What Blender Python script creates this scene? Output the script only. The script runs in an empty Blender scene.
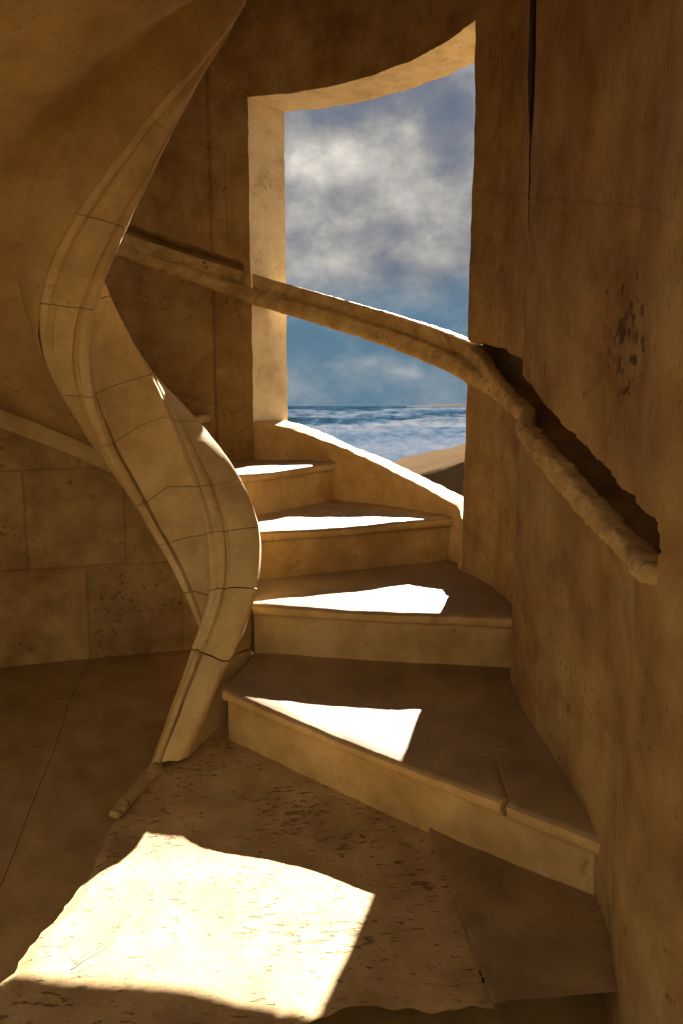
import bpy, bmesh, math
from mathutils import Vector, noise

scn = bpy.context.scene
COL = scn.collection

# ------------------------------------------------------------------ camera
EYE = 1.2
PITCH = math.atan(106 / 700)
cam_d = bpy.data.cameras.new('camera')
cam_d.sensor_fit = 'VERTICAL'
cam_d.sensor_height = 36
cam_d.lens = 700 / 1024 * 36
cam_d.clip_start = 0.02
cam_d.clip_end = 20000
cam = bpy.data.objects.new('camera', cam_d)
COL.objects.link(cam)
cam.location = (0, 0, EYE)
cam.rotation_euler = (math.pi / 2 - PITCH, 0, 0)
scn.camera = cam

scn.view_settings.view_transform = 'Standard'
scn.view_settings.look = 'None'
scn.view_settings.gamma = 1
scn.view_settings.use_curve_mapping = False
scn.view_settings.exposure = 0.0

# ------------------------------------------------------------------ sun
SUN_AZ, SUN_EL = math.radians(16.2), math.radians(27.6)
SUN_POWER = 34.0
sd = Vector((math.sin(SUN_AZ) * math.cos(SUN_EL), math.cos(SUN_AZ) * math.cos(SUN_EL), math.sin(SUN_EL)))
sun_d = bpy.data.lights.new('sun', 'SUN')
sun_d.energy = SUN_POWER
sun_d.color = (1.0, 0.95, 0.88)
sun_d.angle = math.radians(0.55)
sun = bpy.data.objects.new('sun', sun_d)
COL.objects.link(sun)
sun.rotation_euler = (-sd).to_track_quat('-Z', 'Y').to_euler()
sun.location = sd * 30

# ------------------------------------------------------------------ sky
REAR_SKY = 0.78          # brighter warm sky behind the camera, added to light the room
def N(nt, typ, **kw):
    n = nt.nodes.new(typ)
    for k, v in kw.items():
        setattr(n, k, v)
    return n

def L(nt, a, b):
    nt.links.new(a, b)

def mth(nt, op, a, b=None, clamp=False):
    n = N(nt, 'ShaderNodeMath', operation=op)
    n.use_clamp = clamp
    for i, x in enumerate((a, b)):
        if x is None:
            continue
        if isinstance(x, (int, float)):
            n.inputs[i].default_value = x
        else:
            L(nt, x, n.inputs[i])
    return n.outputs[0]

def ramp(nt, fac, stops, interp='LINEAR'):
    n = N(nt, 'ShaderNodeValToRGB')
    cr = n.color_ramp
    cr.interpolation = interp
    while len(cr.elements) < len(stops):
        cr.elements.new(0.5)
    for e, (p, c) in zip(cr.elements, stops):
        e.position = p
        e.color = c if len(c) == 4 else (*c, 1)
    L(nt, fac, n.inputs[0])
    return n.outputs[0]

def mixc(nt, fac, a, b, mode='MIX'):
    n = N(nt, 'ShaderNodeMix', data_type='RGBA', blend_type=mode)
    for idx, x in ((0, fac), (6, a), (7, b)):
        if isinstance(x, (int, float)):
            n.inputs[idx].default_value = x
        elif isinstance(x, tuple):
            n.inputs[idx].default_value = x if len(x) == 4 else (*x, 1)
        else:
            L(nt, x, n.inputs[idx])
    return n.outputs[2]

def g(v):
    return (v, v, v)

world = bpy.data.worlds.new('cloudy_sky')
scn.world = world
world.use_nodes = True
nt = world.node_tree
nt.nodes.clear()
tc = N(nt, 'ShaderNodeTexCoord')
sep = N(nt, 'ShaderNodeSeparateXYZ')
L(nt, tc.outputs['Generated'], sep.inputs[0])
X, Y, Z = sep.outputs
el = mth(nt, 'ARCSINE', Z)
az = mth(nt, 'ARCTAN2', X, Y)
cmb = N(nt, 'ShaderNodeCombineXYZ')
L(nt, mth(nt, 'MULTIPLY', az, 5.0), cmb.inputs[0])
L(nt, mth(nt, 'MULTIPLY', el, 7.0), cmb.inputs[1])
n1 = N(nt, 'ShaderNodeTexNoise')
n1.inputs['Scale'].default_value = 2.3
n1.inputs['Detail'].default_value = 9
n1.inputs['Roughness'].default_value = 0.62
n1.inputs['Distortion'].default_value = 0.12
L(nt, cmb.outputs[0], n1.inputs['Vector'])
nz = n1.outputs['Fac']
def blob(ca, ce, sa, se, amp):
    a = mth(nt, 'DIVIDE', mth(nt, 'SUBTRACT', az, ca), sa)
    e = mth(nt, 'DIVIDE', mth(nt, 'SUBTRACT', el, ce), se)
    d = mth(nt, 'ADD', mth(nt, 'MULTIPLY', a, a), mth(nt, 'MULTIPLY', e, e))
    return mth(nt, 'MULTIPLY', mth(nt, 'EXPONENT', mth(nt, 'MULTIPLY', d, -1.0)), amp)
dens = mth(nt, 'MULTIPLY', mth(nt, 'SUBTRACT', nz, 0.5), 1.05)
dens = mth(nt, 'ADD', dens, 0.515)
for b in ((0.00, 0.328, 0.045, 0.026, 0.36), (-0.05, 0.305, 0.04, 0.030, 0.24), (0.07, 0.305, 0.06, 0.020, 0.16), (0.00, 0.282, 0.035, 0.014, -0.12), (0.09, 0.345, 0.012, 0.02, 0.10),
          (0.03, 0.378, 0.08, 0.030, -0.24), (0.15, 0.345, 0.035, 0.05, -0.22), (0.02, 0.262, 0.10, 0.040, 0.07), (0.03, 0.228, 0.10, 0.012, -0.06), (0.10, 0.27, 0.05, 0.03, 0.10),
          (-0.02, 0.19, 0.05, 0.018, 0.22), (0.06, 0.18, 0.05, 0.02, -0.15), (0.15, 0.16, 0.04, 0.03, -0.20),
          (0.05, 0.09, 0.40, 0.05, -0.34), (0.04, 0.06, 0.06, 0.012, 0.20), (0.10, 0.045, 0.05, 0.010, 0.12), (0.0, 0.0, 0.5, 0.030, -0.16)):
    dens = mth(nt, 'ADD', dens, blob(*b))
high = ramp(nt, dens, [(0.0, (0.120, 0.160, 0.225)), (0.22, (0.150, 0.185, 0.245)), (0.36, (0.205, 0.220, 0.265)),
                       (0.52, (0.33, 0.325, 0.325)), (0.74, (0.55, 0.525, 0.485)), (0.97, (0.92, 0.86, 0.75))])
low = ramp(nt, dens, [(0.0, (0.090, 0.180, 0.260)), (0.25, (0.125, 0.220, 0.305)), (0.45, (0.22, 0.29, 0.35)), (0.75, (0.48, 0.50, 0.52)), (1.0, (0.8, 0.78, 0.74))])
ml = N(nt, 'ShaderNodeMapRange', interpolation_type='SMOOTHSTEP')
ml.inputs['From Min'].default_value = 0.12
ml.inputs['From Max'].default_value = 0.20
L(nt, el, ml.inputs['Value'])
sky = mixc(nt, ml.outputs[0], low, high)
mr = N(nt, 'ShaderNodeMapRange', interpolation_type='SMOOTHSTEP')
mr.inputs['From Min'].default_value = 0.25
mr.inputs['From Max'].default_value = -0.6
L(nt, Y, mr.inputs['Value'])
sky = mixc(nt, mr.outputs[0], sky, (REAR_SKY, REAR_SKY * 0.82, REAR_SKY * 0.56))
below = mth(nt, 'LESS_THAN', Z, -0.004)
sky = mixc(nt, below, sky, (0.20, 0.15, 0.09))
bg = N(nt, 'ShaderNodeBackground')
bg.inputs['Strength'].default_value = 1.0
L(nt, sky, bg.inputs['Color'])
out = N(nt, 'ShaderNodeOutputWorld')
L(nt, bg.outputs[0], out.inputs[0])

# ------------------------------------------------------------------ materials
def stone(name, c_dark, c_mid, c_light, pit=0.0, streak=0.0, bump=0.25, scale=1.0, rough=0.85, brick=None, spec=0.25, pit_lo=0.60, pit_dark=0.38, pit_scale=26, patch=None):
    m = bpy.data.materials.new(name)
    m.use_nodes = True
    nt = m.node_tree
    b = nt.nodes['Principled BSDF']
    b.inputs['Roughness'].default_value = rough
    b.inputs['Specular IOR Level'].default_value = spec
    geo = N(nt, 'ShaderNodeNewGeometry')
    P = geo.outputs['Position']
    def noi(s, d=6, r=0.6, vec=P):
        n = N(nt, 'ShaderNodeTexNoise')
        n.inputs['Scale'].default_value = s * scale
        n.inputs['Detail'].default_value = d
        n.inputs['Roughness'].default_value = r
        L(nt, vec, n.inputs['Vector'])
        return n.outputs['Fac']
    big, med, fin = noi(2.3, 5), noi(9, 7, 0.65), noi(70, 4, 0.6)
    mix = mth(nt, 'ADD', mth(nt, 'MULTIPLY', big, 0.55), mth(nt, 'MULTIPLY', med, 0.45))
    col = ramp(nt, mix, [(0.38, c_dark), (0.5, c_mid), (0.62, c_light)])
    col = mixc(nt, mth(nt, 'MULTIPLY', mth(nt, 'SUBTRACT', fin, 0.42), 1.1, True), col, tuple(x * 0.72 for x in c_mid))
    hgt = mth(nt, 'ADD', mth(nt, 'MULTIPLY', med, 0.6), mth(nt, 'MULTIPLY', fin, 0.30))
    if streak:
        mp = N(nt, 'ShaderNodeMapping')
        mp.inputs['Scale'].default_value = (7, 7, 0.55)
        L(nt, P, mp.inputs['Vector'])
        st = noi(1.0, 5, 0.6, mp.outputs[0])
        col = mixc(nt, mth(nt, 'MULTIPLY', mth(nt, 'SUBTRACT', st, 0.50), 3.0 * streak, True), col, tuple(x * 0.42 for x in c_dark))
        hgt = mth(nt, 'ADD', hgt, mth(nt, 'MULTIPLY', st, 0.3))
    if pit:
        mp = N(nt, 'ShaderNodeMapping')
        mp.inputs['Rotation'].default_value = (0, 0, -0.45)
        mp.inputs['Scale'].default_value = (1.0, 2.4, 1.3)
        L(nt, P, mp.inputs['Vector'])
        pn = noi(pit_scale, 3, 0.55, mp.outputs[0])
        pm = noi(3.5, 2)
        pv = mth(nt, 'SUBTRACT', pn, mth(nt, 'MULTIPLY', mth(nt, 'SUBTRACT', 0.62, pm), 0.35))
        pp = ramp(nt, pv, [(pit_lo, g(0)), (pit_lo + 0.07, g(1))])
        col = mixc(nt, mth(nt, 'MULTIPLY', pp, min(1.0, pit)), col, tuple(x * pit_dark for x in c_dark))
        hgt = mth(nt, 'SUBTRACT', hgt, mth(nt, 'MULTIPLY', pp, 0.5 * pit))
    if patch:                                   # a flaked, darkened patch of stone with a place of its own
        vd = N(nt, 'ShaderNodeVectorMath', operation='DISTANCE')
        L(nt, P, vd.inputs[0])
        vd.inputs[1].default_value = patch[0]
        far = mth(nt, 'DIVIDE', vd.outputs['Value'], patch[1])
        pv = mth(nt, 'SUBTRACT', noi(32, 4, 0.6), mth(nt, 'MULTIPLY', far, 0.13))
        pp = ramp(nt, pv, [(0.47, g(0)), (0.53, g(1))])
        col = mixc(nt, pp, col, tuple(x * 0.35 for x in c_dark))
        hgt = mth(nt, 'SUBTRACT', hgt, mth(nt, 'MULTIPLY', pp, 0.5))
    if brick:
        uv = N(nt, 'ShaderNodeUVMap')
        bt = N(nt, 'ShaderNodeTexBrick')
        bt.inputs['Scale'].default_value = 1
        bt.inputs['Brick Width'].default_value = brick[0]
        bt.inputs['Row Height'].default_value = brick[1]
        bt.inputs['Mortar Size'].default_value = brick[2]
        bt.inputs['Mortar Smooth'].default_value = 0.6
        bt.offset = 0.43
        wob = N(nt, 'ShaderNodeTexNoise')
        wob.inputs['Scale'].default_value = 7
        L(nt, P, wob.inputs['Vector'])
        va = N(nt, 'ShaderNodeVectorMath', operation='MULTIPLY_ADD')
        L(nt, wob.outputs['Color'], va.inputs[0])
        va.inputs[1].default_value = (0.02, 0.02, 0)
        L(nt, uv.outputs[0], va.inputs[2])
        L(nt, va.outputs[0], bt.inputs['Vector'])
        bt.inputs['Color1'].default_value = (0.82, 0.82, 0.82, 1)
        bt.inputs['Color2'].default_value = (1.08, 1.06, 1.02, 1)
        bt.inputs['Mortar'].default_value = (brick[3],) * 3 + (1,)
        col = mixc(nt, 1.0, col, bt.outputs['Color'], 'MULTIPLY')
        hgt = mth(nt, 'SUBTRACT', hgt, mth(nt, 'MULTIPLY', bt.outputs['Fac'], 0.4))
    L(nt, col, b.inputs['Base Color'])
    bp = N(nt, 'ShaderNodeBump')
    bp.inputs['Strength'].default_value = bump
    bp.inputs['Distance'].default_value = 0.02
    L(nt, hgt, bp.inputs['Height'])
    L(nt, bp.outputs[0], b.inputs['Normal'])
    return m

M_WALL = stone('limestone_wall', (0.215, 0.115, 0.036), (0.33, 0.20, 0.072), (0.43, 0.285, 0.115), streak=0.40, pit=0.5, bump=0.35, brick=(1.35, 0.74, 0.007, 0.86), patch=((0.605, 1.50, 1.33), 0.13))
M_BLOCK = stone('limestone_blocks', (0.26, 0.15, 0.045), (0.40, 0.25, 0.09), (0.52, 0.345, 0.135), pit=0.6, brick=(0.47, 0.50, 0.008, 0.68))
M_SOFFIT = stone('limestone_soffit', (0.33, 0.20, 0.072), (0.44, 0.285, 0.108), (0.52, 0.35, 0.142), pit=0.3, bump=0.3)
M_STRING = stone('carved_limestone', (0.43, 0.285, 0.115), (0.56, 0.39, 0.17), (0.66, 0.485, 0.235), pit=0.25, bump=0.14)
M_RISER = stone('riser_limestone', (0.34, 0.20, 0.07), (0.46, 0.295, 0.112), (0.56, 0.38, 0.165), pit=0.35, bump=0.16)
M_TREAD = stone('worn_shaded_tread_limestone', (0.18, 0.112, 0.050), (0.25, 0.160, 0.074), (0.33, 0.220, 0.108), pit=0.3, bump=0.12, rough=0.62)  # worn, and darkened further for the shade on the step tops
M_SLAB = stone('pitted_landing_limestone', (0.26, 0.166, 0.068), (0.37, 0.240, 0.102), (0.46, 0.315, 0.143), pit=1.0, pit_lo=0.555, pit_dark=0.62, pit_scale=30, bump=0.5, rough=0.75)
M_FLOOR = stone('worn_floor_limestone', (0.21, 0.13, 0.045), (0.30, 0.19, 0.070), (0.38, 0.25, 0.10), pit=0.2, bump=0.12, rough=0.7)
M_REVEAL = stone('bounce_lit_reveal_limestone', (0.58, 0.47, 0.30), (0.78, 0.67, 0.48), (0.88, 0.78, 0.60), pit=0.5, bump=0.45, streak=0.25)
M_RAIL = stone('rough_rail_limestone', (0.29, 0.175, 0.065), (0.46, 0.31, 0.125), (0.60, 0.43, 0.20), pit=1.0, bump=0.5, scale=1.6)

def mat_sea():
    m = bpy.data.materials.new('sea_water')
    m.use_nodes = True
    nt = m.node_tree
    b = nt.nodes['Principled BSDF']
    geo = N(nt, 'ShaderNodeNewGeometry')
    sp = N(nt, 'ShaderNodeSeparateXYZ')
    L(nt, geo.outputs['Position'], sp.inputs[0])
    x, y, z = sp.outputs
    dep = mth(nt, 'DIVIDE', 1645.0, y)       # nearness: 4 far out, 50 at the waterline
    cm = N(nt, 'ShaderNodeCombineXYZ')
    L(nt, mth(nt, 'DIVIDE', mth(nt, 'MULTIPLY', x, 42.0), y), cm.inputs[0])
    L(nt, mth(nt, 'MULTIPLY', dep, 0.22), cm.inputs[1])
    L(nt, mth(nt, 'MULTIPLY', z, 1.3), cm.inputs[2])
    a = N(nt, 'ShaderNodeTexNoise')
    a.inputs['Scale'].default_value = 1.3
    a.inputs['Detail'].default_value = 8
    a.inputs['Roughness'].default_value = 0.62
    a.inputs['Distortion'].default_value = 0.4
    L(nt, cm.outputs[0], a.inputs['Vector'])
    slant = mth(nt, 'ADD', dep, mth(nt, 'DIVIDE', mth(nt, 'MULTIPLY', x, 32.0), y))
    lowf = N(nt, 'ShaderNodeTexNoise')
    lowf.inputs['Scale'].default_value = 0.35
    lowf.inputs['Detail'].default_value = 3
    L(nt, cm.outputs[0], lowf.inputs['Vector'])
    slant = mth(nt, 'ADD', slant, mth(nt, 'MULTIPLY', mth(nt, 'SUBTRACT', lowf.outputs['Fac'], 0.5), 10.0))
    bias = ramp(nt, mth(nt, 'DIVIDE', slant, 60), [
        (0.0, g(0.04)), (0.07, g(0.10)), (0.12, g(0.62)), (0.17, g(0.48)), (0.215, g(0.16)), (0.26, g(0.30)), (0.315, g(0.80)), (0.40, g(0.74)), (0.50, g(0.50)),
        (0.62, g(0.62)), (0.74, g(0.74)), (0.90, g(0.60))])
    amp = ramp(nt, mth(nt, 'DIVIDE', dep, 60), [(0.0, g(0.35)), (0.10, g(1.0)), (0.30, g(0.85)), (0.5, g(0.45)), (1.0, g(0.40))])
    foam = mth(nt, 'ADD', bias, mth(nt, 'MULTIPLY', mth(nt, 'SUBTRACT', a.outputs['Fac'], 0.5), mth(nt, 'MULTIPLY', amp, 2.0)))
    foam = mth(nt, 'ADD', foam, mth(nt, 'MAXIMUM', mth(nt, 'MULTIPLY', mth(nt, 'SUBTRACT', z, -0.2), 0.25), 0.0))
    col = ramp(nt, foam, [(0.0, (0.007, 0.019, 0.032)), (0.32, (0.018, 0.038, 0.060)), (0.60, (0.056, 0.074, 0.103)), (0.92, (0.100, 0.107, 0.118))])
    L(nt, col, b.inputs['Base Color'])
    b.inputs['Roughness'].default_value = 0.8
    b.inputs['Specular IOR Level'].default_value = 0.0
    bp = N(nt, 'ShaderNodeBump')
    bp.inputs['Strength'].default_value = 0.5
    bp.inputs['Distance'].default_value = 0.4
    L(nt, a.outputs['Fac'], bp.inputs['Height'])
    L(nt, bp.outputs[0], b.inputs['Normal'])
    return m

M_SEA = mat_sea()
M_SAND = stone('beach_sand', (0.080, 0.050, 0.027), (0.090, 0.058, 0.032), (0.100, 0.066, 0.038), spec=0.0, bump=0.2, scale=0.15)
M_LAND = stone('hazy_headland', (0.075, 0.062, 0.052), (0.09, 0.074, 0.06), (0.105, 0.085, 0.068), spec=0.0, bump=0.1, scale=0.02)
M_STRAW = stone('dry_straw', (0.40, 0.29, 0.13), (0.50, 0.38, 0.2), (0.55, 0.42, 0.24), bump=0.05)

# ------------------------------------------------------------------ mesh helpers
def finish(name, bm, m, parent=None, smooth=38, bevel=0.0):
    bmesh.ops.recalc_face_normals(bm, faces=bm.faces)
    if bevel:
        es = [e for e in bm.edges if len(e.link_faces) == 2 and e.calc_face_angle(0) > math.radians(48)]
        bmesh.ops.bevel(bm, geom=es, offset=bevel, segments=2, affect='EDGES', profile=0.6, clamp_overlap=True)
    for f in bm.faces:
        f.smooth = True
    lim = math.radians(smooth)
    for e in bm.edges:
        if len(e.link_faces) == 2 and e.calc_face_angle(0) > lim:
            e.smooth = False
    me = bpy.data.meshes.new(name)
    bm.to_mesh(me)
    bm.free()
    me.materials.append(m)
    o = bpy.data.objects.new(name, me)
    COL.objects.link(o)
    if parent:
        o.parent = parent
    return o

def jit(p, amp, fr):
    q = Vector(p)
    if amp:
        q = q + noise.noise_vector(q * fr) * amp + noise.noise_vector(q * fr * 3.7) * amp * 0.45
    return q

def block(name, us, vs, ws, fn, m, parent=None, amp=0.0, fr=9.0, bevel=0.0, uvfn=None, smooth=38, bm=None):
    """closed box over parameter lists us x vs x ws; fn(u, v, w) -> point"""
    own = bm is None
    if own:
        bm = bmesh.new()
    uvl = bm.loops.layers.uv.verify() if uvfn else None
    V, par = {}, {}
    nu, nv, nw = len(us) - 1, len(vs) - 1, len(ws) - 1
    def vert(i, j, k):
        key = (i, j, k)
        if key not in V:
            V[key] = bm.verts.new(jit(fn(us[i], vs[j], ws[k]), amp, fr))
        return V[key]
    def quad(keys):
        f = bm.faces.new([vert(*k) for k in keys])
        if uvl:
            for lp, k in zip(f.loops, keys):
                lp[uvl].uv = uvfn(us[k[0]], vs[k[1]], ws[k[2]])
    for i in range(nu):
        for j in range(nv):
            for k in (0, nw):
                quad([(i, j, k), (i + 1, j, k), (i + 1, j + 1, k), (i, j + 1, k)])
    for i in range(nu):
        for k in range(nw):
            for j in (0, nv):
                quad([(i, j, k), (i + 1, j, k), (i + 1, j, k + 1), (i, j, k + 1)])
    for j in range(nv):
        for k in range(nw):
            for i in (0, nu):
                quad([(i, j, k), (i, j + 1, k), (i, j + 1, k + 1), (i, j, k + 1)])
    if own:
        return finish(name, bm, m, parent, smooth, bevel)

def lin(a, b, step):
    n = max(1, int(math.ceil(abs(b - a) / step)))
    return [a + (b - a) * i / n for i in range(n + 1)]

def sst(a, b, x):
    t = min(1, max(0, (x - a) / (b - a)))
    return t * t * (3 - 2 * t)

def interp(pts, x):
    if x <= pts[0][0]:
        return pts[0][1]
    for (a, va), (b, vb) in zip(pts, pts[1:]):
        if x <= b:
            return va + (vb - va) * (x - a) / (b - a)
    return pts[-1][1]

def thing(name, label, cat, loc=(0, 0, 0), group=None):
    o = bpy.data.objects.new(name, None)
    COL.objects.link(o)
    o.empty_display_size = 0.1
    o.location = loc
    tag(o, label, cat, group)
    return o

def tag(o, label, cat, group=None):
    o['label'] = label
    o['category'] = cat
    if group:
        o['group'] = group

def structure(o, label=None, cat=None):
    o['kind'] = 'structure'
    if label:
        o['label'] = label
    if cat:
        o['category'] = cat
    return o

# ------------------------------------------------------------------ tower plan: round stair wall, then the straight entrance cheek
WX, WY, WR = -0.92, 2.72, 1.60
PATH = []                                   # (x, y) of the inner face, from the back left clockwise to the entrance
for d in range(800):
    ph = 205 - d * 0.26
    if ph < -3:
        break
    PATH.append((WX + WR * math.cos(math.radians(ph)), WY + WR * math.sin(math.radians(ph))))
ctrl = [PATH[-1], (0.662, 2.56), (0.628, 2.475), (0.612, 2.38), (0.606, 2.2), (0.610, 1.85), (0.609, 1.62), (0.602, 1.48), (0.582, 1.37), (0.556, 1.29), (0.531, 1.21), (0.517, 1.12), (0.535, 1.0), (0.66, 0.68), (1.0, 0.1), (1.25, -0.4)]
for i in range(len(ctrl) - 1):
    p0 = ctrl[max(i - 1, 0)]
    p1, p2 = ctrl[i], ctrl[i + 1]
    p3 = ctrl[min(i + 2, len(ctrl) - 1)]
    for k in range(1, 13):
        t = k / 12
        PATH.append(tuple(0.5 * (2 * b + (c - a) * t + (2 * a - 5 * b + 4 * c - e) * t * t + (3 * b - a - 3 * c + e) * t ** 3)
                          for a, b, c, e in zip(p0, p1, p2, p3)))
ARC = [0.0]
for a, b in zip(PATH, PATH[1:]):
    ARC.append(ARC[-1] + math.hypot(b[0] - a[0], b[1] - a[1]))
def s_of(ph):
    return math.radians(205 - ph) * WR
S_TOTAL = ARC[-1]
import bisect
def plan(s):
    i = min(max(bisect.bisect(ARC, s) - 1, 0), len(ARC) - 2)
    t = (s - ARC[i]) / (ARC[i + 1] - ARC[i])
    a, b = PATH[i], PATH[i + 1]
    lo, hi = max(i - 3, 0), min(i + 4, len(PATH) - 1)
    dx, dy = PATH[hi][0] - PATH[lo][0], PATH[hi][1] - PATH[lo][1]
    l = math.hypot(dx, dy)
    return a[0] + (b[0] - a[0]) * t, a[1] + (b[1] - a[1]) * t, -dy / l, dx / l      # point and outward normal
def s_at_y(y):                              # on the straight cheek
    lo, hi = s_of(-3), S_TOTAL
    for _ in range(50):
        mid = (lo + hi) / 2
        if plan(mid)[1] > y:
            lo = mid
        else:
            hi = mid
    return lo

S_WL, S_WR = s_of(76.0), s_of(20.6)         # window jambs
S_CORNER = s_of(-3)
S_END = s_at_y(1.115)                        # the rail groove dies out here
def head_z(s):
    return interp([(S_WL, 2.932), (s_of(50), 2.888), (S_WR, 2.836)], s)
def sill_z(s):
    return interp([(S_WL, 1.115), (s_of(67.7), 1.056), (s_of(57.9), 0.972), (s_of(49.1), 0.892), (s_of(42), 0.822), (s_of(33.1), 0.752), (S_WR, 0.665)], s)
S84 = s_of(84)
# right of the window the rail sinks into a carved groove: heights along the wall
R_TOP = [(S_WR, 1.482), (5.262, 1.468), (5.8, 1.350), (6.195, 1.243), (6.492, 1.145), (6.809, 1.050), (7.027, 1.003), (7.36, 1.002)]
R_LIP = [(S_WR, 1.478), (5.37, 1.340), (5.574, 1.245), (6.141, 1.128), (6.502, 1.036), (6.747, 0.970), (6.963, 0.920), (7.20, 0.922), (7.40, 0.945)]
R_BOT = [(S_WR, 1.310), (5.609, 1.178), (6.198, 1.056), (6.517, 0.963), (6.832, 0.899), (7.014, 0.876), (7.20, 0.886), (7.40, 0.915)]
def smooth_at(tab, s):
    return sum(interp(tab, s + d * 0.03) for d in (-2, -1, 0, 1, 2)) / 5
def rail_top(s):                            # upper limit of the rail in the window, of the groove in the right wall
    if s <= S_WR:
        return 2.041 - 0.315 * (s - S84)
    return smooth_at(R_TOP, s)
def rail_bot(s):
    if s <= S_WR:
        return rail_top(s) - 0.172
    return smooth_at(R_BOT, s)

def recess(s, z):
    """depth of the carved groove behind and above the rail"""
    if s > S_WL and s < S_WR:
        return 0.0
    if s >= S_WR:
        top, bot = rail_top(s) + 0.004, rail_bot(s) + 0.022
        e = 1 - sst(S_END - 0.035, S_END, s + abs(z - (top + bot) / 2) * 0.45)
        wob = 0.010 * noise.noise(Vector((s * 9, 0, 3))) + 0.006 * noise.noise(Vector((s * 31, 0, 3)))
        d = sst(bot - 0.006, bot + 0.006, z) * (1 - sst(top - 0.009 + wob, top + 0.009 + wob, z))
        return 0.19 * d * e * sst(S_WR - 0.05, S_WR + 0.01, s)
    top, bot = rail_top(s) + 0.045, rail_bot(s) + 0.055
    wob = 0.010 * noise.noise(Vector((s * 9, 0, 7))) + 0.006 * noise.noise(Vector((s * 31, 0, 3)))
    d = sst(bot - 0.006, bot + 0.006, z) * (1 - sst(top - 0.012 + wob, top + 0.012 + wob, z))
    return 0.085 * d * sst(s_of(118), s_of(112), s) * (1 - sst(S_WL - 0.10, S_WL - 0.03, s))

def wall_off(s, z):
    d = recess(s, z)
    if s > S_WR:                            # upright slot in the curved wall, fading into a shallow joint
        s0 = s_of(0.5) + 0.055
        hw = 0.007 + 0.016 * sst(1.9, 2.5, z)
        w = 1 - sst(hw - 0.004, hw + 0.004, abs(s - s0))
        d += w * (0.12 * sst(1.85, 2.1, z) + 0.008 * sst(1.35, 1.45, z))
        d += 0.010 * sst(s0 - 0.30, s0 - 0.28, s) * (1 - sst(s0 - 0.20, s0 - 0.1, s)) * sst(1.6, 1.8, z)
    if s < S_WL:                            # dressed jamb stones stand a little proud
        d += 0.014 * (1 - sst(s_of(84.6), s_of(84.2), s))
    d += 0.006 * noise.noise(Vector((s * 3.1, z * 2.3, 1.7)))
    return d

def wall_fn(s, z, w, out=0.27, splay=None):
    x, y, nx, ny = plan(s)
    o = wall_off(s, z) if w == 0 else w * out
    return (x + nx * o, y + ny * o, z)

def wuv(s, z, w):
    return (s + w * 0.3, z + 0.30 * s)

def left_fn(s, z, w):
    if w > 0:                               # splayed jamb: the outer arris of the reveal lies further right
        f = sst(S_WL - 0.6, S_WL, s)
        s2 = s + w * f * math.radians(4.2) * WR
        x, y, nx, ny = plan(s2)
        return (x + nx * w * 0.25, y + ny * w * 0.25, z)
    return wall_fn(s, z, 0)

ZB, ZT = -0.3, 3.7
def band(s, v):
    """rows of the wall follow the slope of the rail so its groove is cut cleanly"""
    lo, hi = rail_bot(s) - 0.10, rail_top(s) + 0.12
    if v <= 1:
        return ZB + (lo - ZB) * v
    if v <= 2:
        return lo + (hi - lo) * (v - 1)
    return hi + (ZT - hi) * (v - 2)
ROWS = lin(0, 1, 0.03)[:-1] + lin(1, 2, 0.0165)[:-1] + lin(2, 3, 0.015)
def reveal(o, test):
    """paler colour on the window reveal, standing in for daylight bounced onto it"""
    o.data.materials.append(M_REVEAL)  # lighter limestone colour with the bounced daylight painted in
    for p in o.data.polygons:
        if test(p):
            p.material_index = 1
M_STREAK = stone('black_streak_stone', (0.022, 0.014, 0.008), (0.030, 0.019, 0.010), (0.045, 0.028, 0.014), bump=0.3)
def radial(p):
    return Vector((p.center.x - WX, p.center.y - WY, 0)).normalized()
o = block('wall_left', lin(0, s_of(118), 0.06)[:-1] + lin(s_of(118), S_WL, 0.013), ROWS,
          [0, 0.33, 0.66, 1], lambda s, v, w: left_fn(s, band(s, v), w), M_WALL, amp=0.005, fr=11, uvfn=lambda s, v, w: wuv(s, band(s, v), w))
ja = math.radians(76.0)
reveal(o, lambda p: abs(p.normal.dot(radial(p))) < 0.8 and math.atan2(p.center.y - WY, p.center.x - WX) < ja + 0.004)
structure(o)
s_slot = s_of(0.5) + 0.055
COLS = sorted(set(lin(S_WR, s_slot - 0.03, 0.0115) + lin(s_slot - 0.03, s_slot + 0.03, 0.003) + lin(s_slot + 0.03, S_END + 0.1, 0.0115) + lin(S_END + 0.1, S_TOTAL, 0.04)))
o = block('wall_right', COLS, ROWS, [0, 0.25, 0.5, 0.75, 1], lambda s, v, w: wall_fn(s, band(s, v), w, 0.32), M_WALL, amp=0.005, fr=11, uvfn=lambda s, v, w: wuv(s, band(s, v), w))
o.data.materials.append(M_STREAK)                # black streak along the upright slot, widening towards the top
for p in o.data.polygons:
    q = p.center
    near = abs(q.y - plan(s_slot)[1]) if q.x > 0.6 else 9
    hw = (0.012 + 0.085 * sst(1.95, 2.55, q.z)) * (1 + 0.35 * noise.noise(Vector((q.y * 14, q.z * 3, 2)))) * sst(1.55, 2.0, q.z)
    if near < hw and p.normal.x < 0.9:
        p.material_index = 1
structure(o)
SP = math.radians(4.2) * WR
def over_fn(s, z, w):
    f = 1 - sst(S_WL, S_WL + 0.6, s)
    x, y, nx, ny = plan(s + w * f * SP)
    o = 0.006 * noise.noise(Vector((s * 3.1, z * 2.3, 1.7))) if w == 0 else w * 0.25
    return (x + nx * o, y + ny * o, z)
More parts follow.
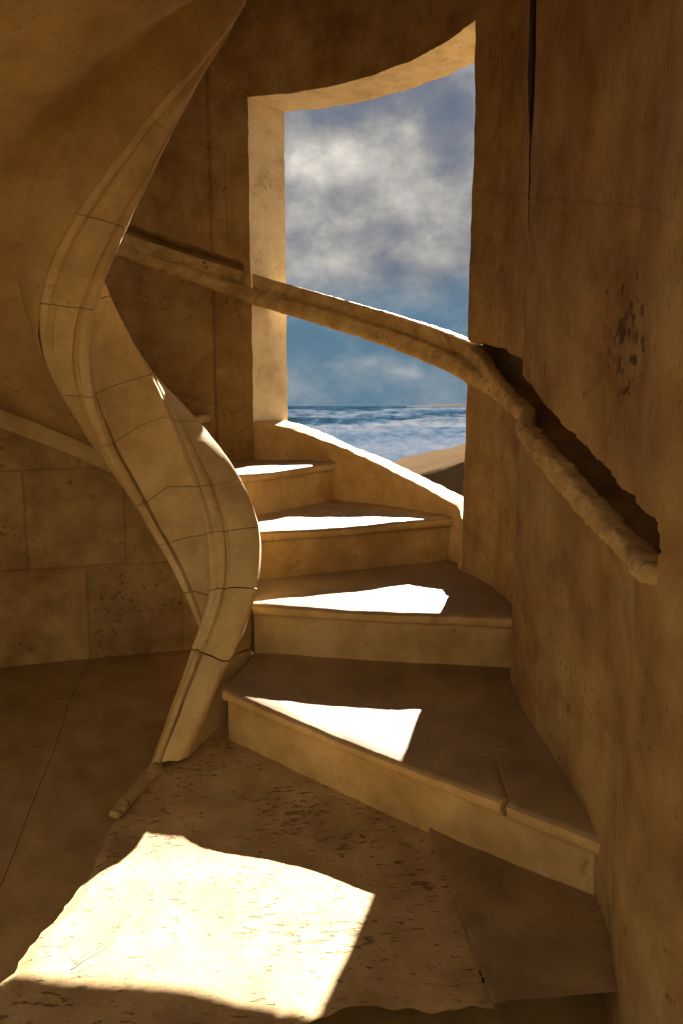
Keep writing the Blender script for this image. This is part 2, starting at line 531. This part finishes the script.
o = block('wall_back', lin(S_WL, S_WR, 0.025), lin(0, 1, 0.04), [0, 0.25, 0.5, 0.75, 1], lambda s, v, w: over_fn(s, head_z(s) + (ZT - head_z(s)) * v, w),
          M_WALL, amp=0.005, fr=11, uvfn=lambda s, v, w: wuv(s, head_z(s) + (ZT - head_z(s)) * v, w))
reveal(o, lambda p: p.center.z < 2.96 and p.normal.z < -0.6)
structure(o)

# stone parapet under the window, its top following the stair
def par_fn(s, v, w):
    f = 1 - sst(S_WL, S_WL + 0.6, s)
    x, y, nx, ny = plan(s + w * f * SP)
    z = 0.25 + (sill_z(s) - 0.25) * v
    o0 = -0.004 + 0.074 * sst(0, 1, (s - S_WL) / 0.25) * sst(0, 1, (S_WR - s) / 0.16)
    o = o0 + w * (0.205 - o0)
    return (x + nx * o, y + ny * o, z)
o = block('window_parapet', lin(S_WL, S_WR, 0.02), lin(0, 1, 0.04), [0, 0.25, 0.5, 0.75, 1], par_fn, M_RISER, amp=0.007, fr=17, bevel=0.006)
tag(o, 'curved limestone parapet under the open window, its sloping top edge sunlit', 'parapet')

# ------------------------------------------------------------------ ceiling, floor
def poly_prism(name, pts, z0, z1, m):
    bm = bmesh.new()
    a = [bm.verts.new((x, y, z0)) for x, y in pts]
    b = [bm.verts.new((x, y, z1)) for x, y in pts]
    bm.faces.new(a)
    bm.faces.new(b)
    n = len(pts)
    for i in range(n):
        bm.faces.new((a[i], a[(i + 1) % n], b[(i + 1) % n], b[i]))
    return finish(name, bm, m)
structure(poly_prism('ceiling', [(WX + 2.0 * math.cos(math.radians(k * 10)), WY + 2.0 * math.sin(math.radians(k * 10))) for k in range(36)], ZT, ZT + 0.15, M_SOFFIT))

FZ = -0.10
bm = bmesh.new()
JX = [(-1.5, 4.6), (-1.20, 2.9), (-1.11, 2.55), (-0.93, 1.73), (-0.85, 1.0), (-0.8, -0.6)]   # a joint between the floor slabs
def joint_x(y):
    return interp(sorted((b, a) for a, b in JX), y)
fl = lambda u, v, w: (-3.0 + (joint_x(v) - 0.0012 + 3.0) * u, v, FZ - 0.2 * w)
fr_ = lambda u, v, w: (joint_x(v) + 0.0012 + (1.7 - joint_x(v)) * u, v, FZ - 0.2 * w)
block('floor', lin(0, 1, 0.04), lin(-0.6, 4.7, 0.07), [0, 1], fl, M_FLOOR, amp=0.004, fr=3, bm=bm)
block('floor', lin(0, 1, 0.04), lin(-0.6, 4.7, 0.07), [0, 1], fr_, M_FLOOR, amp=0.004, fr=3, bm=bm)
structure(finish('floor', bm, M_FLOOR))

# ------------------------------------------------------------------ the spiral: string, soffit
def land(y):
    """the landing is worn to a slope, rising a little towards the entrance"""
    return 0.09 * (max(0.0, 1.75 - y) / 0.6) ** 1.5

AX, AY = -0.748, 2.75
RI, RO, RA = 0.215, 0.425, 0.375
def AXP(p):
    return AX + 0.055 * sst(190, 275, p)
def zT(p):
    return 0.58 + 0.0075 * p + 0.022 * math.exp(-((p + 8) / 26) ** 2)
def zA(p):
    return -0.05 + 0.0076 * p
def zB(p):
    return zA(p) - 0.115

def soffit_z(p, r):
    cove = 0.20 * sst(RA, RA + 0.07, r) - 0.14 * sst(RA + 0.08, RA + 0.42, r)
    return zA(p) + cove + 0.12 * max(0, r - RA - 0.1)

def soffit_fn(p, r, w):
    a = math.radians(p)
    z = soffit_z(p, r) + w * (0.30 if r > 0.5 else 0.30)
    return (AXP(p) + r * math.cos(a), AY + r * math.sin(a), z)
rs = lin(RA + 0.005, 0.6, 0.02)[:-1] + lin(0.6, 2.6, 0.07)
def sof2(p, t, w):
    rmax = interp([(90, 1.55), (200, 1.75), (225, 2.4), (300, 2.4), (335, 1.7)], p)
    r = RA + 0.005 + (rmax - RA - 0.005) * t
    return soffit_fn(p, r, w)
o = block('ceiling_stair', lin(98, 338, 2.0), [x * x for x in lin(0, 1, 0.03)], [0, 1], sof2, M_SOFFIT, amp=0.006, fr=4)
o.name = 'ceiling_soffit'
structure(o)

def section(p):
    """closed outline of the string (radius, height) at angle p, carved with mouldings"""
    t, b, a = zT(p), zB(p), zA(p)
    top = [(RO, t - 0.03), (RO - 0.006, t - 0.010), (RO - 0.02, t), (0.345, t + 0.006), (0.300, t + 0.004), (0.296, t - 0.022), (0.284, t - 0.022), (0.278, t + 0.004),
           (0.262, t + 0.010), (0.248, t + 0.004), (0.243, t - 0.014), (0.236, t - 0.010), (0.226, t - 0.004), (RI, t - 0.018)]
    cant = 0.095 * (1 - sst(50, 105, p)) * sst(-45, 10, p)        # lower down the top leans over towards the well
    top = [(r_, z_ - cant * (RO - r_) / (RO - RI)) for r_, z_ in top]
    face = [(RI, t - 0.10 - cant), (RI, (t + b - cant) / 2), (RI, b + 0.115), (RI + 0.026, b + 0.110), (RI + 0.026, b + 0.090), (RI - 0.004, b + 0.080), (RI - 0.008, b + 0.05),
            (RI - 0.002, b + 0.012), (RI + 0.012, b)]
    und = [(RI + 0.03, b + 0.010), (RI + 0.036, b + 0.042), (RI + 0.046, b + 0.044), (RI + 0.056, b + 0.022), (RI + 0.10, b + 0.050), (RI + 0.118, b + 0.064),
           (RI + 0.122, b + 0.100), (RI + 0.134, b + 0.102), (RI + 0.138, a - 0.016), (RA - 0.004, a - 0.004), (RA + 0.004, a + 0.012), (RA + 0.01, a + 0.06)]
    back = [(RA + 0.015, a + 0.12), (RA + 0.01, (a + t) / 2 + 0.05), (RO - 0.036, t - 0.13), (RO - 0.010, t - 0.06)]
    return top + face + und + back

FOOT_P = -42.0
def string_pt(p, r, z):
    """helix above the foot; below it the string runs out straight towards the landing"""
    if p >= FOOT_P:
        a = math.radians(p)
        return Vector((AXP(p) + r * math.cos(a), AY + r * math.sin(a), z))
    k = (FOOT_P - p) / 34.0
    a = math.radians(FOOT_P)
    P0 = Vector((AX + r * math.cos(a), AY + r * math.sin(a), z))
    f = (r - RI) / (RO - RI)
    P1 = Vector((-0.640 + 0.100 * f, 2.165 + 0.03 * f, 0))
    q = P0.lerp(P1, k)
    q.z = z
    return q

def string_block(parent, p0, p1, low=None):
    n = max(4, int((p1 - p0) / 2.2))
    gap = 0.15 if p0 > FOOT_P else 0.35
    bm = bmesh.new()
    rings = []
    for i in range(n + 1):
        p = p0 + gap + (p1 - p0 - 2 * gap) * i / n
        sec = section(p)
        ring = []
        p_ring = p
        for j, (r, z) in enumerate(sec):
            # bed joints lie nearly level, so the lower edge of each course reaches further round
            p = p_ring + max(0.0, (zT(p_ring) - z)) * 133 * 0.86
            r, z = section(p)[j]
            zz = z
            if p_ring < FOOT_P and p < FOOT_P:
                tt = (FOOT_P - p) / 34.0
                top = zT(FOOT_P) * (1 - tt) + 0.02 * tt
                zz = top + (z - zT(p)) if z > zT(p) - 0.05 else z
            zz = max(zz, -0.02)
            q = string_pt(p, r, zz)
            q = q + noise.noise_vector(q * 7) * 0.0035 + noise.noise_vector(q * 26) * 0.0016
            ring.append(bm.verts.new(q))
        rings.append(ring)
    m = len(rings[0])
    for a, b in zip(rings, rings[1:]):
        for j in range(m):
            bm.faces.new((a[j], a[(j + 1) % m], b[(j + 1) % m], b[j]))
    bm.faces.new(rings[0])
    bm.faces.new(rings[-1][::-1])
    return finish('string_stone', bm, M_STRING, parent, smooth=42)

st = thing('spiral_stair_string', 'carved pale limestone string with moulded grooves twisting upward from the landing on the left', 'stair string', (-0.56, 2.2, 0))
def put(o, root):
    o.parent = root
    o.matrix_parent_inverse = root.matrix_basis.inverted()
bounds = [-76, -42, -14, 15, 40, 74, 100, 141, 176, 214, 252, 292, 336]
for a, b in zip(bounds, bounds[1:]):
    put(string_block(None, a, b), st)

# worn tail of the string lying on the landing
def tail_fn(u, v, w):
    c = Vector((-0.618, 2.205, 0)).lerp(Vector((-0.682, 1.93, 0)), u)
    d = Vector((0.95, -0.25, 0)).normalized()
    wd = 0.026 * (1 - 0.4 * u)
    h = 0.018 * (1 - u) + 0.004
    q = c + d * wd * (v * 2 - 1)
    q.z = land(q.y) + (h * (1 - (v * 2 - 1) ** 2 * 0.9) if w else -0.015)
    return q
put(block('string_tail', lin(0, 1, 0.06), lin(0, 1, 0.12), [0, 1], tail_fn, M_SLAB, amp=0.004, fr=14), st)

# ------------------------------------------------------------------ steps
def V2(a):
    return Vector((a[0], a[1], 0))
# nose line (inner end, outer end) and tread height; outer ends run a little into the wall
STEPS = [
    ((-0.425, 2.375), (0.66, 1.450), 0.206),
    ((-0.357, 2.717), (0.70, 2.535), 0.418),
    ((-0.48, 3.045), (0.60, 3.510), 0.645),
    ((-0.56, 3.340), (0.01, 4.19), 0.874),
    ((-0.735, 3.10), (-0.80, 4.38), 1.150),
    ((-0.95, 3.08), (-1.60, 4.20), 1.370),
]
LABELS = [
    'lowest and widest limestone step, rising from the landing, its tread cracked near the wall',
    'second limestone step up from the landing, with a long pointed sun patch',
    'third limestone step up, its right end meeting the curved wall beside the parapet',
    'fourth limestone step up, its sunlit tread just below the window parapet',
    'fifth step, a dim slab end peeking out between the carved string and left wall',
    'sixth step up, hidden behind the carved string',
]
CHINK = 0.0022
def make_step(k):
    (a, b, z) = STEPS[k]
    A_, B_ = V2(a), V2(b)
    if k + 1 < len(STEPS):
        A2, B2 = V2(STEPS[k + 1][0]), V2(STEPS[k + 1][1])
    else:
        A2, B2 = V2((-1.15, 2.95)), V2((-2.2, 3.5))
    zb = STEPS[k - 1][2] if k else 0.0
    d = (B_ - A_).normalized()
    fwd = Vector((d.y, -d.x, 0))            # out over the lower step
    back = 0.07
    d2 = (B2 - A2).normalized()
    A2 = A2 - Vector((d2.y, -d2.x, 0)) * back
    B2 = B2 - Vector((d2.y, -d2.x, 0)) * back
    # the outer end follows the wall: bow the tread outwards
    mid = (B_ + B2) / 2
    c = Vector((WX, WY, 0))
    bow = 0.0
    if k in (1, 2, 3, 4):
        r = (mid - c).length
        bow = max(0, 1.66 - r)
    bow_dir = (mid - c).normalized()
    root = thing('stone_step', LABELS[k], 'step', ((a[0] + b[0]) / 2, (a[1] + b[1]) / 2, zb), 'winding stone steps')
    prof = [(-0.024, -0.052), (-0.012, -0.050), (-0.002, -0.044), (0.0, -0.036), (0.0, -0.012), (-0.004, -0.004), (-0.012, 0.0)]
    cuts = [0, 1]
    for c0, c1 in zip(cuts, cuts[1:]):
        g0 = c0 + (CHINK if c0 else 0)
        g1 = c1 - (CHINK if c1 < 1 else 0)
        us = lin(g0, g1, 0.02)
        if k == 0:
            us = sorted(set(lin(0, 0.76, 0.02) + lin(0.765, 0.785, 0.0013) + lin(0.79, 1, 0.02)))
        # tread slab: cross-section swept along the nose
        bm = bmesh.new()
        rows = []
        tb = [x for x in lin(0, 1, 0.12)]
        for u in us:
            n = A_.lerp(B_, u)
            e = A2.lerp(B2, u)
            ring = []
            for px, pz in prof:
                q = n + fwd * px
                q.z = z + pz
                if k == 0:                      # the cracked nose
                    cr = math.exp(-((u - 0.775 - 0.004 * math.sin(pz * 90)) / 0.0026) ** 2)
                    q = q - fwd * 0.022 * cr - Vector((0, 0, 0.010 * cr * (1 if pz > -0.02 else 0)))
                    if u > 0.775:
                        q = q - Vector((0, 0, 0.006)) - fwd * 0.004
                wear = (0.016 if k == 0 else 0.010) * math.exp(-((u - 0.40) / 0.30) ** 2)
                ring.append(jit(q, 0.0030, 13) - Vector((0, 0, wear if pz > -0.03 else wear * 0.5)))
            f0 = n - fwd * 0.012
            for t in tb[1:]:
                q = f0.lerp(e, t) + bow_dir * bow * 4 * t * (1 - t) * u
                q.z = z
                if k == 0:
                    q.z -= 0.010 * math.exp(-((u - 0.775 - 0.05 * t) / 0.0030) ** 2) * (1 - sst(0.02, 0.22, t))
                wear = (0.020 if k == 0 else 0.010) * math.exp(-((u - 0.40) / 0.30) ** 2) * (1 - t * 0.8)
                ring.append(jit(q, 0.0035, 8) - Vector((0, 0, wear)))
            for t in tb[::-1]:
                q = f0.lerp(e, t) + bow_dir * bow * 4 * t * (1 - t) * u
                if t == 0:
                    q = n - fwd * 0.028
                q.z = z - 0.052
                ring.append(q)
            rows.append([bm.verts.new(p) for p in ring])
        m = len(rows[0])
        for ra, rb in zip(rows, rows[1:]):
            for j in range(m):
                bm.faces.new((ra[j], ra[(j + 1) % m], rb[(j + 1) % m], rb[j]))
        bm.faces.new(rows[0])
        bm.faces.new(rows[-1][::-1])
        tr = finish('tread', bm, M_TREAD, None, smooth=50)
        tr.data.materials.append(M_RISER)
        for p in tr.data.polygons:              # upright nose gets the lighter riser colour: front light painted in
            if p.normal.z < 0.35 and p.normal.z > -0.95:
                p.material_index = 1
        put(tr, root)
        def rfn(u, v, w):
            n = A_.lerp(B_, u)
            e = A2.lerp(B2, u)
            f0 = n - fwd * 0.024
            q = f0.lerp(e, w) + bow_dir * bow * 4 * w * (1 - w) * u
            q.z = zb - 0.012 + (z - 0.0525 - zb + 0.012) * v
            return q
        put(block('riser', us, lin(0, 1, 0.15), lin(0, 0.25 if k == 4 else 1, 0.2), rfn, M_RISER, amp=0.003, fr=10), root)
for k in range(5):
    make_step(k)

# ------------------------------------------------------------------ landing slabs
LEDGE = [(2.55, -0.60), (2.147, -0.640), (1.966, -0.678), (1.843, -0.69), (1.708, -0.664), (1.507, -0.668), (1.239, -0.679), (1.036, -0.682), (0.6, -0.69)]
LEDGE = sorted(LEDGE)
JOINT = sorted([(2.6, 0.20), (1.85, 0.248), (1.708, 0.262), (1.548, 0.276), (1.378, 0.281), (1.147, 0.286), (0.6, 0.30)])
def edge_noise(y, s):
    return 0.014 * noise.noise(Vector((s, y * 9, 0))) + 0.008 * noise.noise(Vector((s, y * 27, 5)))
def front_y(u):
    return interp([(0, 0.70), (0.45, 0.95), (0.66, 1.12), (0.70, 1.147), (1, 1.150)], u)
def slab_a(u, v, w):
    y0 = front_y(u)
    y = y0 + (2.55 - y0) * v
    l = interp(LEDGE, y) + edge_noise(y, 1.0)
    r = interp(JOINT, y) - 0.001 + edge_noise(y, 4.0) * 0.3
    x = l + (r - l) * u
    e = min(u * (r - l), 9)
    rnd = 0.014 * (1 - sst(0, 0.035, e))
    z = -rnd if w == 0 else FZ - 0.004
    if w == 0:
        z += land(y) - 0.042 * math.exp(-((y - 1.86) / 0.20) ** 2 - ((x + 0.46) / 0.33) ** 2)
        z += 0.006 * noise.noise(Vector((x * 5, y * 5, 0))) - 0.006 * max(0, noise.noise(Vector((x * 24, y * 34, 2)))) ** 1.5
    return (x, y + (edge_noise(x, 7.0) if v == 0 else 0) + (0.26 * (1 - sst(0, 0.2, v)) if w else 0), z)
o = block('landing_slab', lin(0, 1, 0.010), lin(0, 1, 0.010), [0, 1], slab_a, M_SLAB)
tag(o, 'large pitted limestone landing slab with the bright curved sun patch on it', 'slab')
def slab_b(u, v, w):
    y0 = interp([(0, 1.137), (0.06, 1.150), (1, 1.200)], u)
    y = y0 + (2.3 - y0) * v
    l = interp(JOINT, y) - 0.004 + edge_noise(y, 4.0) * 0.3
    x = l + (0.70 - l) * u
    z = land(y) + 0.016 + 0.004 * noise.noise(Vector((x * 5, y * 5, 0))) if w == 0 else FZ - 0.004
    return (x, y + (0.26 * (1 - sst(0, 0.2, v)) if w else 0), z)
o = block('landing_slab', lin(0, 1, 0.03), lin(0, 1, 0.02), [0, 1], slab_b, M_TREAD, amp=0.002, fr=14, bevel=0.005)
tag(o, 'small dark smooth landing slab in the corner below the right wall', 'slab')

# ------------------------------------------------------------------ block wall under the stair
BW = [(-3.0, 2.75), (-2.3, 3.12), (-1.72, 3.36), (-1.25, 3.51), (-0.83, 3.62), (-0.55, 3.70)]
BWS = [0.0]
for a, b in zip(BW, BW[1:]):
    BWS.append(BWS[-1] + math.hypot(b[0] - a[0], b[1] - a[1]))
def bw_fn(s, v, w):
    x = interp(list(zip(BWS, [p[0] for p in BW])), s)
    y = interp(list(zip(BWS, [p[1] for p in BW])), s)
    yy = y + 0.15 * w
    p = math.degrees(math.atan2(yy - AY, x - AX)) % 360
    r = math.hypot(yy - AY, x - AX)
    zt = soffit_z(min(max(p, 60), 180), r) + 0.05
    return (x, yy, FZ - 0.1 + (zt - FZ + 0.1) * v)
def bw_uv(s, v, w):
    return (s + 0.285, bw_fn(s, v, w)[2] + 0.10)
o = block('wall_under_stair', lin(0, BWS[-1], 0.03), lin(0, 1, 0.02), [0, 1], bw_fn, M_BLOCK, amp=0.004, fr=7, uvfn=bw_uv)
structure(o)
def trim_fn(s, v, w):
    x = interp(list(zip(BWS, [p[0] for p in BW])), s)
    y = interp(list(zip(BWS, [p[1] for p in BW])), s) - 0.035 + 0.06 * w
    p = math.degrees(math.atan2(y - AY, x - AX)) % 360
    r = math.hypot(y - AY, x - AX)
    zt = soffit_z(min(max(p, 60), 180), r) + 0.01
    return (x, y, zt - 0.10 + 0.10 * v)
o = block('trim_1', lin(0.2, BWS[-1] - 0.02, 0.04), lin(0, 1, 0.25), [0, 1], trim_fn, M_STRING, amp=0.004, fr=9, bevel=0.008)
structure(o)

# ------------------------------------------------------------------ stone handrail
hr = thing('stone_handrail', 'rough stone handrail crossing the window and sinking into the right wall groove', 'handrail', (plan((S_WL + S_WR) / 2)[0], plan((S_WL + S_WR) / 2)[1], 1.5))
def rail_piece(s0, s1):
    bm = bmesh.new()
    rings = []
    for s in lin(s0, s1, 0.012):
        x, y, nx, ny = plan(s)
        t, b = rail_top(s), rail_bot(s)
        if s > S_WR:                        # in the groove only a low lip remains
            f = sst(S_WR - 0.01, S_WR + 0.25, s)
            t = smooth_at(R_LIP, s)
            i0, i1 = -0.03 + 0.018 * f, 0.10
            fade = sst(S_END - 0.10, S_END - 0.01, s)
            i0 += 0.01 * fade
            i1 = 0.10 - 0.055 * f
        elif s < S_WL:
            f = 1 - sst(S_WL - 0.5, S_WL, s)
            b += 0.02 * f
            i0, i1 = -0.03 + 0.03 * f, 0.10
        else:
            i0, i1 = -0.03, 0.10
        h, wd = t - b, i1 - i0
        lip = sst(S_WR - 0.01, S_WR + 0.30, s)
        free = [(1.0, 0.10), (0.9, 0.0), (0.5, -0.02), (0.16, 0.0), (0.05, 0.05), (0.0, 0.14), (-0.02, 0.24), (0.0, 0.34), (0.04, 0.42), (0.10, 0.47),
                (0.22, 0.50), (0.34, 0.53), (0.37, 0.58), (0.34, 0.64), (0.33, 0.74), (0.31, 0.86), (0.27, 0.93), (0.32, 1.0), (0.6, 1.01), (0.88, 1.0), (0.97, 0.95), (1.0, 0.85)]
        low = [(1.0, 0.10), (0.9, 0.0), (0.5, -0.02), (0.20, -0.02), (0.10, 0.02), (0.05, 0.10), (0.02, 0.2), (0.0, 0.3), (0.0, 0.40), (0.0, 0.50),
               (0.01, 0.58), (0.02, 0.66), (0.04, 0.74), (0.07, 0.82), (0.11, 0.89), (0.17, 0.95), (0.25, 0.99), (0.34, 1.0), (0.6, 1.0), (0.88, 1.0), (0.97, 0.95), (1.0, 0.85)]
        sec = []
        for (fa, fb), (la, lb) in zip(free, low):
            pa, pb = fa + (la - fa) * lip, fb + (lb - fb) * lip
            q = Vector((x + nx * (i0 + wd * pa), y + ny * (i0 + wd * pa), b + h * pb))
            rough = 0.005 if s < S_WR else 0.0085
            q = q + noise.noise_vector(q * 13) * rough * 0.55 + noise.noise_vector(q * 45) * rough * 0.75 + noise.noise_vector(q * 95) * rough * 0.3
            sec.append(bm.verts.new(q))
        rings.append(sec)
    m = len(rings[0])
    for a, b in zip(rings, rings[1:]):
        for j in range(m):
            bm.faces.new((a[j], a[(j + 1) % m], b[(j + 1) % m], b[j]))
    bm.faces.new(rings[0])
    bm.faces.new(rings[-1][::-1])
    put(finish('rail_stone', bm, M_RAIL, None, smooth=70), hr)
for a, b in ((s_of(116), s_of(77)), (s_of(77) + 0.001, s_of(45)), (s_of(45) + 0.001, S_WR + 0.03), (S_WR + 0.031, S_END)):
    rail_piece(a, b)

# ------------------------------------------------------------------ dry straw on the landing
bm = bmesh.new()
pts = [Vector((x, y, land(y) + 0.007 + dz)) for x, y, dz in ((-0.547, 1.283, 0.002), (-0.538, 1.302, 0.005), (-0.529, 1.319, 0.003), (-0.506, 1.345, 0.004), (-0.490, 1.375, 0.001))]
rg = []
for i, p in enumerate(pts):
    r = 0.0022 - 0.0003 * i
    rg.append([bm.verts.new(p + Vector((math.cos(a) * r * 0.7, -math.cos(a) * r * 0.7, math.sin(a) * r))) for a in [k * math.pi / 3 for k in range(6)]])
for a, b in zip(rg, rg[1:]):
    for j in range(6):
        bm.faces.new((a[j], a[(j + 1) % 6], b[(j + 1) % 6], b[j]))
bm.faces.new(rg[0])
bm.faces.new(rg[-1][::-1])
o = finish('dry_straw', bm, M_STRAW)
tag(o, 'thin dry straw stalk lying on the landing at the sun patch edge', 'straw')

# ------------------------------------------------------------------ beach and sea
SEA = -1.15
def sea_h(x, y):
    h = 0.0
    for y0, wdt, amp, ph in ((56, 2.2, 0.22, 0.0), (75, 2.6, 0.35, 1.0), (104, 4.0, 0.95, 2.0), (150, 6, 0.9, 3.1), (205, 8, 1.3, 4.4), (300, 12, 1.2, 5.2), (430, 18, 1.4, 6.6)):
        yc = y0 * (1 + 0.05 * noise.noise(Vector((x / y0 * 7, ph, 0))))
        a = amp * max(0.0, 0.55 + 0.9 * noise.noise(Vector((x / y0 * 9, ph * 3, 1))))
        t = (y - yc) / wdt
        h += a * math.exp(-t * t * (1.6 if t < 0 else 0.25)) 
    h += 0.12 * noise.noise(Vector((x * 0.12, y * 0.2, 0))) * min(1, y / 120)
    return h
bm = bmesh.new()
ys = [30 * (1.0125 ** i) for i in range(330)] + [2500, 4000, 8000, 15000]
us = lin(-0.75, 0.75, 0.0125)
grid = []
for y in ys:
    grid.append([bm.verts.new((u * y, y, SEA + (sea_h(u * y, y) if y < 900 else 0))) for u in us])
for a, b in zip(grid, grid[1:]):
    for j in range(len(us) - 1):
        bm.faces.new((a[j], a[j + 1], b[j + 1], b[j]))
o = finish('sea', bm, M_SEA, smooth=180)
o['kind'] = 'stuff'
o['label'] = 'dark blue sea with white foaming breakers seen through the window'
o['category'] = 'sea'

def sand_h(x, y):
    # the waterline slants away to the right; a low berm near the tower turns its shaded side to the window
    shore = 23.7 + 2.54 * x + 1.2 * noise.noise(Vector((x * 0.35, 0, 4)))
    crest = 18.0 - 0.25 * (x - 2.0)
    top = -0.55 + 0.31 * (x - 2.0)
    top = min(max(top, -1.0), -0.05 + 0.02 * x)
    if y > crest:
        t = min(1.0, (y - crest) / max(5.0, shore - crest))
        z = top + (SEA + 0.02 - top) * t
        if y > shore:
            z = SEA + 0.02 - 0.03 * (y - shore)
        z = max(z, SEA - 0.8)
    else:
        z = top + (-1.55 - top) * min(1.0, (crest - y) / 1.3)
    return z + 0.02 * noise.noise(Vector((x * 0.9, y * 0.5, 9)))
bm = bmesh.new()
xs = lin(-60, -8, 4)[:-1] + lin(-8, 14, 0.25)[:-1] + lin(14, 80, 4)
ysn = lin(-60, 4, 8)[:-1] + lin(4, 70, 0.25)
grid = [[bm.verts.new((x, y, sand_h(x, y))) for x in xs] for y in ysn]
for a, b in zip(grid, grid[1:]):
    for j in range(len(xs) - 1):
        bm.faces.new((a[j], a[j + 1], b[j + 1], b[j]))
o = finish('beach_ground', bm, M_SAND, smooth=180)
o['kind'] = 'structure'

bm = bmesh.new()
rows = []
for x in lin(200, 900, 14):
    h = 1.2 + 5.5 * sst(200, 330, x) * (0.8 + 0.35 * noise.noise(Vector((x / 60, 0, 0)))) + 2.5 * sst(260, 420, x)
    rows.append([bm.verts.new((x, 2200 + dy, -2 + hh)) for dy, hh in ((-40, 0), (-10, h * 0.8), (20, h + 2.2), (80, h * 0.9), (140, 0))])
for a, b in zip(rows, rows[1:]):
    for j in range(4):
        bm.faces.new((a[j], a[j + 1], b[j + 1], b[j]))
    bm.faces.new((a[0], b[0], b[4], a[4]))
bm.faces.new(rows[0])
bm.faces.new(rows[-1][::-1])
o = finish('headland', bm, M_LAND)
tag(o, 'low pale headland on the horizon at the right end of the sea', 'headland')
